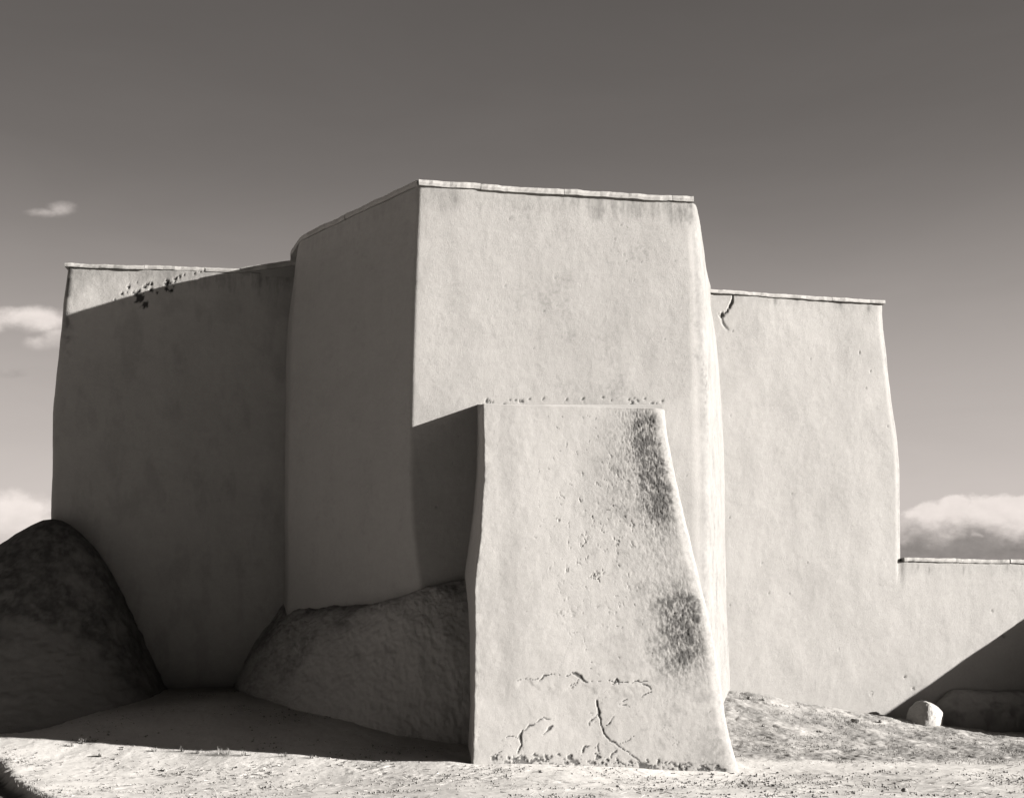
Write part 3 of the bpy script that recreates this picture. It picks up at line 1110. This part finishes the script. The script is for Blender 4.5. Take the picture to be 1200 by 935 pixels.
def coping(name, path, width_out, width_in, thick, parent, joints, seed, dark_amt=0.3, jitter=0.006, lift=None):
    """flat boards along a wall top: path = XY(Z) points running with the outside on the right hand"""
    path = np.array(path, float)
    seg = np.linalg.norm(np.diff(path[:, :2], axis=0), axis=1)
    s = np.r_[0, np.cumsum(seg)]
    L_ = s[-1]
    cuts = [0] + [j * L_ for j in joints] + [L_]
    r_ = np.random.default_rng(seed)
    VV, QQ, NG, SS = [], [], [], []
    off = 0
    for a, b in zip(cuts[:-1], cuts[1:]):
        n_ = max(3, int((b - a) / 0.05))
        u = np.linspace(a + 0.004, b - 0.004, n_)
        c = np.stack([np.interp(u, s, path[:, k]) for k in range(3)], -1)
        t = np.stack([np.interp(np.clip(u + 0.08, 0, L_), s, path[:, k]) - np.interp(np.clip(u - 0.08, 0, L_), s, path[:, k]) for k in range(2)], -1)
        t /= np.linalg.norm(t, axis=1)[:, None] + 1e-9
        nrm = np.stack([t[:, 1], -t[:, 0]], -1)
        dz_ = r_.normal(0, jitter)
        do = r_.normal(0, jitter)
        prof = [(width_out, 0.0), (width_out + .004, thick * 0.5), (width_out - .004, thick), (-width_in, thick), (-width_in, 0.0)]
        ring = []
        for (o_, z_) in prof:
            q = np.concatenate([c[:, :2] + nrm * (o_ + do), (c[:, 2] + z_ + dz_)[:, None]], -1)
            q[:, 2] += 0.009 * fbm(q, 3, 4, 0.65, off=seed)
            q[:, :2] += nrm * (0.010 * fbm(q, 4, 4, 0.65, off=seed + 5))[:, None]
            ring.append(q)
        Rg = np.stack(ring, 1)
        k = len(prof)
        id_ = np.arange(n_ * k).reshape(n_, k) + off
        QQ.append(np.stack([id_[:-1], np.roll(id_, -1, 1)[:-1], np.roll(id_, -1, 1)[1:], id_[1:]], -1).reshape(-1, 4))
        NG += [id_[0][::-1], id_[-1]]
        VV.append(Rg.reshape(-1, 3))
        SS.append(np.full(n_ * k, dark_amt * r_.uniform(0, 1)) * np.clip(0.6 + fbm(Rg.reshape(-1, 3), 5, 3, off=seed), 0, 1))
        off += n_ * k
    return mesh_obj(name, np.concatenate(VV), np.concatenate(QQ), M_cap, parent, ngons=NG, attrs={'stain_dim': np.concatenate(SS)}, smooth=False)


zt = TOP - 0.10
c1 = coping('coping', [tuple(cA[-1]) + (zt,), tuple(cR[-1] + (-0.02, 0)) + (zt,)], 0.035, 0.4, 0.085, apse, [0.22, 0.52, 0.92], 1)
c1.matrix_parent_inverse = apse.matrix_world.inverted()
pa = [np.r_[cA[-1], zt], np.r_[Kt + (0.22, -0.22), zt], np.r_[Kt + (0.02, 0.05), zt], np.r_[cJ[-1] + (0.06, -0.35), zt - 0.10], np.r_[cJ2[-1], zt - 0.17]]
c2 = coping('coping', [tuple(p) for p in pa[::-1]], 0.03, 0.4, 0.085, apse, [0.25, 0.6], 2)
pl = [tuple(cL[-1] + (-0.02, 0)) + (LT - 0.005,), (-4.86, F_left(-4.86, LT), LT - 0.005)]
c4 = coping('coping', pl, 0.03, 0.45, 0.065, left, [0.44, 0.78], 4)
ramp_o = coping('coping', [(-4.92, F_left(-4.92, LT), LT - 0.01), (-4.3, F_left(-4.3, LT), LT + 0.10), (-3.6, F_left(-3.6, LT), LT + 0.22)], 0.05, 0.5, 0.095, left, [], 5, 1.0)  # extra darkening in the colour deepens the shade on this piece
# mud fill between the rising coping and the wall top
xs = np.linspace(-4.9, -3.5, 30)
rows = []
for x in xs:
    zt_ = np.interp(x, [-4.92, -4.3, -3.6], [LT - 0.01, LT + 0.10, LT + 0.22]) + 0.004
    y0 = F_left(x, LT) - 0.012
    rows.append([(x, y0, LT - 0.06), (x, y0, zt_), (x, y0 + 0.45, zt_), (x, y0 + 0.45, LT - 0.06)])
Vr = np.array(rows)
idx = np.arange(len(xs) * 4).reshape(-1, 4)
Q = np.stack([idx[:-1], np.roll(idx, -1, 1)[:-1], np.roll(idx, -1, 1)[1:], idx[1:]], -1).reshape(-1, 4)
fil = mesh_obj('parapet', Vr.reshape(-1, 3), Q, M_left, left, ngons=[idx[0][::-1], idx[-1]], attrs={'stain_dim': np.full(len(xs) * 4, 0.3)}, smooth=False)
c6 = coping('coping', [(3.0, F_right(3.0, RT), RT - 0.005), tuple(cRR[-1] + (0.02, 0)) + (RT - 0.005,)], 0.03, 0.45, 0.065, right, [0.40, 0.74], 6)

# ---------------------------------------------------------------- low yard wall to the right
WTOP = 3.30
yard = empty('yard_wall', (11, 23, 0))
bpy.context.view_layer.update()
tag(yard, 'low plastered adobe wall running right from the sunlit transept', 'wall', kind='thing')
zs = np.linspace(-0.7, WTOP, 150)
x0, x1 = 4.4, 17.0


def F_yard(X, Z=0.0):
    return F_right(X, Z) + 0.025 - 0.033 * sst(np.asarray(X, float), 4.6, 7.4)


wl = np.stack([np.full_like(zs, x0), F_yard(x0, zs)], -1)
xm = (5.2, 6.0, 6.8)
wm = [np.stack([np.full_like(zs, q), F_yard(q, zs)], -1) for q in xm]
wr_ = np.stack([np.full_like(zs, x1), F_yard(x1, zs)], -1)


def yard_detail(P, N):
    front = N[:, 1] < -0.75
    st = 0.22 * streaks(P, WTOP, 0.32, 34.0) * front * sst(P[:, 0], 7.4, 7.7)
    for px, py, rx, rz in [(1129, 668, .022, .10), (1180, 664, .02, .08), (1076, 664, .02, .06), (1089, 668, .015, .08)]:
        p = unproj([(px, py)], F_yard)[0]
        st += 0.45 * np.exp(-((P[:, 0] - p[0]) / rx) ** 2 - ((P[:, 2] - p[2]) / rz) ** 2) * front
    sp = [(unproj([(px, py)], F_yard)[0]) for px, py in [(1162, 716), (1177, 746), (1060, 792), (1070, 806), (1021, 812)]]
    f = flecks(P, [(p[0], p[2], 0.03) for p in sp]) * front
    back = 0.014 * front * sst(P[:, 2], 2.6, 3.2) * (1 - sst(P[:, 0], 7.46, 7.56))
    return -0.02 * f - back, st + 0.5 * f


yw = under(build_block('wall_body', zs, np.stack([wl] + wm + [wr_, wr_ + (0, .6), wl + (0, .6)], 1), [0.01, 0.1, 0.1, 0.1, 0.1, 0.1, 0.03],
                       [30, 30, 30, 420, 8, 40, 8], M_wall, yard, 0.016, yard_detail, None), yard)
c7 = coping('coping', [(7.53, F_yard(7.53, WTOP), WTOP - 0.005), (x1, F_yard(x1, WTOP), WTOP - 0.005)], 0.03, 0.62, 0.07, yard, [0.125, 0.235, 0.45, 0.7], 7)
under(c7, yard)
# sloping buttress of the yard wall that throws its shadow back along it
zs = np.linspace(-0.6, 3.45, 120)
fy = np.interp(zs, [-0.6, 0.0, 1.50, 2.76, 3.1, 3.45], [18.5, 19.1, 20.85, 22.25, 22.75, 23.1])
b0 = np.stack([np.full_like(zs, 12.0), fy], -1)
b1 = np.stack([np.full_like(zs, 14.2), fy + 0.4], -1)
b2 = np.stack([np.full_like(zs, 14.0), np.full_like(zs, 23.9)], -1)
b3 = np.stack([np.full_like(zs, 12.0), np.full_like(zs, 23.5)], -1)
yb = under(build_block('buttress', zs, np.stack([b0, b1, b2, b3], 1), [0.12, 0.2, 0.05, 0.05], [60, 60, 10, 60], M_butt, yard, 0.03), yard)
# low mud kerb along the foot of the wall
xs = np.linspace(7.9, 16.5, 240)
vv = np.linspace(0, 1, 40)
Gk = np.zeros((240, 40, 3))
Gk[..., 0] = xs[:, None]
endf = sst(xs, 7.9, 8.6)[:, None]
prof_y = 0.10 + 0.38 * np.sin(vv * math.pi / 2) ** 0.8
prof_z = np.cos(vv * math.pi / 2) ** 0.45
gz = ground_base(xs, F_yard(xs, 0.3) - 0.5)
ktop = 0.84
Gk[..., 1] = F_yard(xs, 0.5)[:, None] + 0.10 - (prof_y[None] * (0.35 + 0.65 * endf))
Gk[..., 2] = (gz - 0.25)[:, None] + ((ktop - 0.02 * (xs - 8)) - gz + 0.25)[:, None] * prof_z[None] * (0.55 + 0.45 * endf)
Pk = Gk.reshape(-1, 3).copy()
Pk[:, 1] -= 0.03 * fbm(Pk, 1.5, 3, off=111) + 0.02 * fbm(Pk, 6, 3, 0.6, off=112)
Pk[:, 2] += 0.03 * fbm(Pk, 1.8, 3, off=113)
idx = np.arange(240 * 40).reshape(240, 40)
Q = np.stack([idx[:-1, :-1], idx[1:, :-1], idx[1:, 1:], idx[:-1, 1:]], -1).reshape(-1, 4)
Q = np.concatenate([Q, np.stack([idx[:-1, -1], idx[1:, -1], idx[1:, 0], idx[:-1, 0]], -1)])
kb = under(mesh_obj('mud_kerb', Pk, Q, M_bank, yard, ngons=[idx[0], idx[-1][::-1]], attrs={'stain_dim': 0.4 * sst(fbm(Pk, 3, 4, 0.6, off=114), 0, 0.8)}), yard)

# ---------------------------------------------------------------- boulder, stones


def stone_mesh(name, size, seed, mat, sub=24, facet=0.25):
    r_ = np.random.default_rng(seed)
    th = np.linspace(0, 2 * np.pi, sub * 2, endpoint=False)
    ph = np.linspace(0.02, np.pi - 0.02, sub)
    D = np.stack([np.sin(ph)[:, None] * np.cos(th)[None], np.sin(ph)[:, None] * np.sin(th)[None], np.broadcast_to(np.cos(ph)[:, None], (sub, sub * 2))], -1).reshape(-1, 3)
    # clip a sphere by a few random planes for broken faces
    r = np.ones(len(D))
    for _ in range(9):
        nv_ = r_.normal(size=3)
        nv_ /= np.linalg.norm(nv_)
        h = r_.uniform(0.66, 0.92)
        dt = D @ nv_
        lim = np.where(dt > 1e-3, h / np.maximum(dt, 1e-3), 9)
        r = np.minimum(r, lim)
    r = r + 0.05 * fbm(D + seed, 2.0, 3) + 0.02 * fbm(D + seed, 7.0, 2)
    V = D * r[:, None] * np.array(size) * 0.5
    idx = np.arange(sub * sub * 2).reshape(sub, sub * 2)
    Q = np.stack([idx[1:], np.roll(idx, -1, 1)[1:], np.roll(idx, -1, 1)[:-1], idx[:-1]], -1).reshape(-1, 4)
    return V, Q, [idx[0], idx[-1][::-1]]


V, Q, NG = stone_mesh('boulder', (0.9, 0.8, 0.9), 12, M_rock, 60)
DV = V / np.linalg.norm(V, axis=1)[:, None]
rad = np.full(len(DV), 1.0)
# broken faces: blunt gable, steep left side, low right shoulder, flat foot
for (nx_, ny_, nz_), h in [((0.55, -0.25, 0.80), 0.25), ((-0.80, -0.15, 0.58), 0.255), ((0.95, -0.2, -0.25), 0.30), ((-1, -0.1, -0.05), 0.285),
                           ((-0.1, -1, 0.15), 0.26), ((0.1, 1, 0.1), 0.27), ((0.0, 0.0, 1.0), 0.30), ((0, 0, -1), 0.25), ((0.5, -0.85, 0.2), 0.225), ((-0.5, -0.8, 0.35), 0.29)]:
    nn_ = np.array((nx_, ny_, nz_))
    nn_ = nn_ / np.linalg.norm(nn_)
    dt = DV @ nn_
    lim = np.where(dt > 1e-3, h / np.maximum(dt, 1e-3), 9)
    q_ = np.minimum(rad, lim)
    k_ = 0.05
    rad = q_ - k_ * np.log1p(np.exp(-np.abs(rad - lim) / k_)) * (np.abs(rad) < 5)
rad = rad + 0.012 * fbm(DV, 2.5, 3, off=4) + 0.006 * fbm(DV, 9, 3, off=4)
V = DV * rad[:, None] * 0.98
bo = mesh_obj('boulder', V, Q, M_rock, ngons=NG, attrs={'stain_dim': np.zeros(len(V))})
bx, by = 1087, 846
Yr = 21.65
p = at(bx, by, Yr)
gzb = float(ground_base(p[0], p[1]))
bo.location = (p[0], p[1], gzb + 0.15)
bo.rotation_euler = (0, 0, 0.1)
tag(bo, 'pale rounded boulder at the edge of the shadow below the low wall', 'boulder')


_YS = np.linspace(10.8, 25, 2400)


def px_ground(px, py):
    v = (770 - py) / FPX
    xs_ = (px - 600) / FPX * _YS
    hit = np.nonzero(EYE + v * _YS <= ground_base(xs_, _YS))[0]
    k = hit[0] if len(hit) else -1
    return float(xs_[k]), float(_YS[k]), float(EYE + v * _YS[k])


def ground_z(x, y):
    return float(ground_base(x, y))


protos = []
for k in range(4):
    V, Q, NG = stone_mesh('stone', (1.0, 0.8, 0.62), 50 + k, M_stone, 9)
    me_o = mesh_obj('stone', V, Q, M_stone, ngons=NG, smooth=False)
    protos.append(me_o)
r_ = np.random.default_rng(77)
first = [True] * 4
spots = []
for _ in range(46):
    px = r_.uniform(40, 1190)
    py = r_.uniform(893, 934)
    spots.append((px, py, r_.uniform(0.02, 0.05)))
spots += [(118, 886, 0.11), (134, 890, 0.05), (193, 903, 0.06), (905, 921, 0.06), (874, 921, 0.055), (898, 928, 0.06), (1060, 927, 0.09), (724, 922, 0.05), (1003, 846, 0.15), (878, 819, 0.12), (895, 821, 0.10), (1032, 846, 0.09), (962, 858, 0.09)]
for i, (px, py, s) in enumerate(spots):
    xg, Yg, _z = px_ground(px, py)
    k = i % 4
    if first[k]:
        o = protos[k]
        first[k] = False
    else:
        o = protos[k].copy()
        COL.objects.link(o)
    o.location = (xg, Yg, ground_z(xg, Yg) + s * 0.16)
    o.scale = (s * r_.uniform(0.8, 1.4), s * r_.uniform(0.8, 1.2), s)
    o.rotation_euler = (r_.uniform(-.3, .3), r_.uniform(-.3, .3), r_.uniform(0, 6.28))
    if i == 46:
        tag(o, 'largest stone on the bright dirt left of the rut, near the shadow edge', 'stone')
        o['label'] = 'upright stone standing on bright dirt at left, just below the shadow edge'
    elif i >= 54:
        tag(o, 'small stone on the rough slope near the foot of the right hand wall', 'stone', 'stones on the slope')
    else:
        tag(o, 'small pebble lying on the sunlit dirt in front of the church', 'stone', 'pebbles on the dirt')

# ---------------------------------------------------------------- weeds and straw


def blades(pts, n_per, hgt, spread, lean, seed, wid=0.005):
    r_ = np.random.default_rng(seed)
    VV, TT = [], []
    k = 0
    for (x, y, z) in pts:
        for _ in range(n_per):
            a = r_.uniform(0, 6.283)
            h = hgt * r_.uniform(0.45, 1.1)
            bx_, by_ = x + r_.normal(0, spread), y + r_.normal(0, spread)
            l = r_.uniform(0.2, 1.0) * lean * h
            w = wid * r_.uniform(0.6, 1.3)
            px_, py_ = math.cos(a + 1.57) * w, math.sin(a + 1.57) * w
            mx, my = bx_ + math.cos(a) * l * 0.35, by_ + math.sin(a) * l * 0.35
            tx, ty = bx_ + math.cos(a) * l, by_ + math.sin(a) * l
            VV += [(bx_ - px_, by_ - py_, z - .01), (bx_ + px_, by_ + py_, z - .01), (mx + px_ * .8, my + py_ * .8, z + h * .6), (mx - px_ * .8, my - py_ * .8, z + h * .6), (tx, ty, z + h * 0.95)]
            TT.append((k, k + 1, k + 2, k + 3, k + 4))
            k += 5
    return np.array(VV), TT


def blade_obj(name, pts, n_per, hgt, spread, lean, seed, mat, wid=0.005):
    VV, TT = blades(pts, n_per, hgt, spread, lean, seed, wid)
    TT = np.array(TT)
    Q = TT[:, [0, 1, 2, 3]]
    T3 = TT[:, [3, 2, 4]]
    return mesh_obj(name, VV, Q, mat, tris=T3, smooth=False)


weed_px = [(98, 870, .10), (213, 881, .13), (232, 882, .08), (258, 883, .14), (268, 884, .12), (286, 885, .11), (333, 886, .08), (84, 874, .08), (180, 880, .07), (366, 888, .07)]
for i, (px, py, h) in enumerate(weed_px):
    py += 0
    x, y, z = px_ground(px, py)
    o = blade_obj('weed_tuft', [(0, 0, 0)], 16, h, 0.022, 0.9, 200 + i, M_weed, 0.004)
    o.location = (x, y, z)
    tag(o, 'sparse dry weed tuft on the line between sunlit dirt and church shadow', 'weed', 'weeds along the shadow edge')
# ragged dry grass edging the rut
r_ = np.random.default_rng(31)
pts = []
for _ in range(60):
    t_ = r_.uniform(0.02, 1.0)
    side = 0.23 + abs(r_.normal(0, 0.04)) if r_.random() < 0.0 else -0.22 - abs(r_.normal(0, 0.05))
    q = ra + dv * t_ + np.array((dv[1], -dv[0])) / L * side
    pts.append((q[0], q[1], ground_z(*q)))
o = blade_obj('rut_grass', pts, 4, 0.035, 0.03, 1.2, 32, M_weed, 0.003)
tag(o, 'short dry grass fringing the dark rut at lower left', 'grass', kind='stuff')
# low dry grass over the slope at the right
pts = []
while len(pts) < 3000:
    x, y = r_.uniform(3.1, 11.5), r_.uniform(16.9, 22.2)
    if y > F_right(x) - 0.15:
        continue
    q = np.array([[x, y, 0.0]])
    if fbm(q, 1.2, 3, off=3.1)[0] < r_.uniform(-0.7, 0.5):
        continue
    pts.append((x, y, ground_z(x, y)))
o = blade_obj('dry_grass', pts, 5, 0.030, 0.06, 2.2, 33, M_straw, 0.003)
tag(o, 'short dry grass thinly covering the slope right of the buttress', 'grass', kind='stuff')
# bits of straw lying on the trodden dirt
VV, QQ = [], []
k = 0
for _ in range(1100):
    px, py = r_.uniform(-20, 1220), 886 + r_.uniform(0, 1) ** 0.8 * 52
    x, y, z = px_ground(px, py)
    if F_butt(x, 0.0) < y and -0.7 < x < 3.3:
        continue
    if abs((x - ra[0]) * dv[1] - (y - ra[1]) * dv[0]) / L < 0.3:
        continue
    q = np.array([[x * 0.6, y, 0.0]])
    if fbm(q, 1.4, 2, off=21.0)[0] < r_.uniform(-0.5, 0.5):
        continue
    a = r_.normal(0, 0.5)
    l = r_.uniform(0.01, 0.05)
    w = r_.uniform(0.002, 0.005)
    c_, s_ = math.cos(a), math.sin(a)
    z1 = z + 0.006 + r_.uniform(0, 0.006)
    tl = r_.normal(0, 0.012)
    for (u, v_, zz_) in ((-l, -w, z1 - tl), (l, -w, z1 + tl), (l, w, z1 + tl), (-l, w, z1 - tl)):
        VV.append((x + u * c_ - v_ * s_, y + u * s_ + v_ * c_, zz_ + 0.004))
    for (u, v_, zz_) in ((-l, -w, z1 - tl), (l, -w, z1 + tl), (l, w, z1 + tl), (-l, w, z1 - tl)):
        VV.append((x + u * c_ - v_ * s_, y + u * s_ + v_ * c_, zz_ - 0.004))
    for f_ in ((0, 1, 2, 3), (7, 6, 5, 4), (0, 4, 5, 1), (1, 5, 6, 2), (2, 6, 7, 3), (3, 7, 4, 0)):
        QQ.append([k + i_ for i_ in f_])
    k += 8
o = mesh_obj('straw_litter', np.array(VV), np.array(QQ), M_straw, smooth=False)
tag(o, 'scattered bits of straw lying on the trodden dirt in front', 'straw', kind='stuff')

# gravel: loose grit far too fine to count
VV, QQ = [], []
octa = np.array([(1, 0, 0), (0, 1, 0), (-1, 0, 0), (0, -1, 0), (0, 0, 0.8), (0, 0, -0.8)], float)
ot = [(0, 1, 4), (1, 2, 4), (2, 3, 4), (3, 0, 4), (1, 0, 5), (2, 1, 5), (3, 2, 5), (0, 3, 5)]
r_ = np.random.default_rng(90)
gxs = r_.uniform(-8.5, 10.5, 60000)
gys = 11.5 + 8.5 * r_.uniform(0, 1, 60000) ** 1.3
qq = np.c_[gxs, gys, np.zeros(60000)]
dens = fbm(qq * np.array((0.55, 1, 1)), 1.3, 3, 0.6, off=21.0) + 0.35 * np.exp(-((gys - 15.0 + 0.10 * gxs) / 0.9) ** 2)
keep = (dens > r_.uniform(-0.1, 0.9, 60000)) & ~((gys > F_butt(gxs, 0.0) - 0.05) & (gxs > -0.8) & (gxs < 3.3)) & (np.abs((gxs - ra[0]) * dv[1] - (gys - ra[1]) * dv[0]) / L > 0.3)
gxs, gys = gxs[keep][:9000], gys[keep][:9000]
gzs = ground_base(gxs, gys)
sz = 0.006 + 0.016 * r_.uniform(0, 1, len(gxs)) ** 3
TT = []
for i in range(len(gxs)):
    v_ = octa * (sz[i] * r_.uniform(0.6, 1.4, (6, 1)))
    VV.append(v_ + (gxs[i], gys[i], gzs[i] + sz[i] * 0.5))
    TT.append(np.array(ot) + 6 * i)
o = mesh_obj('gravel', np.concatenate(VV), np.zeros((0, 4), int), M_stone, tris=np.concatenate(TT), smooth=False)
tag(o, 'fine loose grit scattered over the trodden dirt in front', 'gravel', kind='stuff')
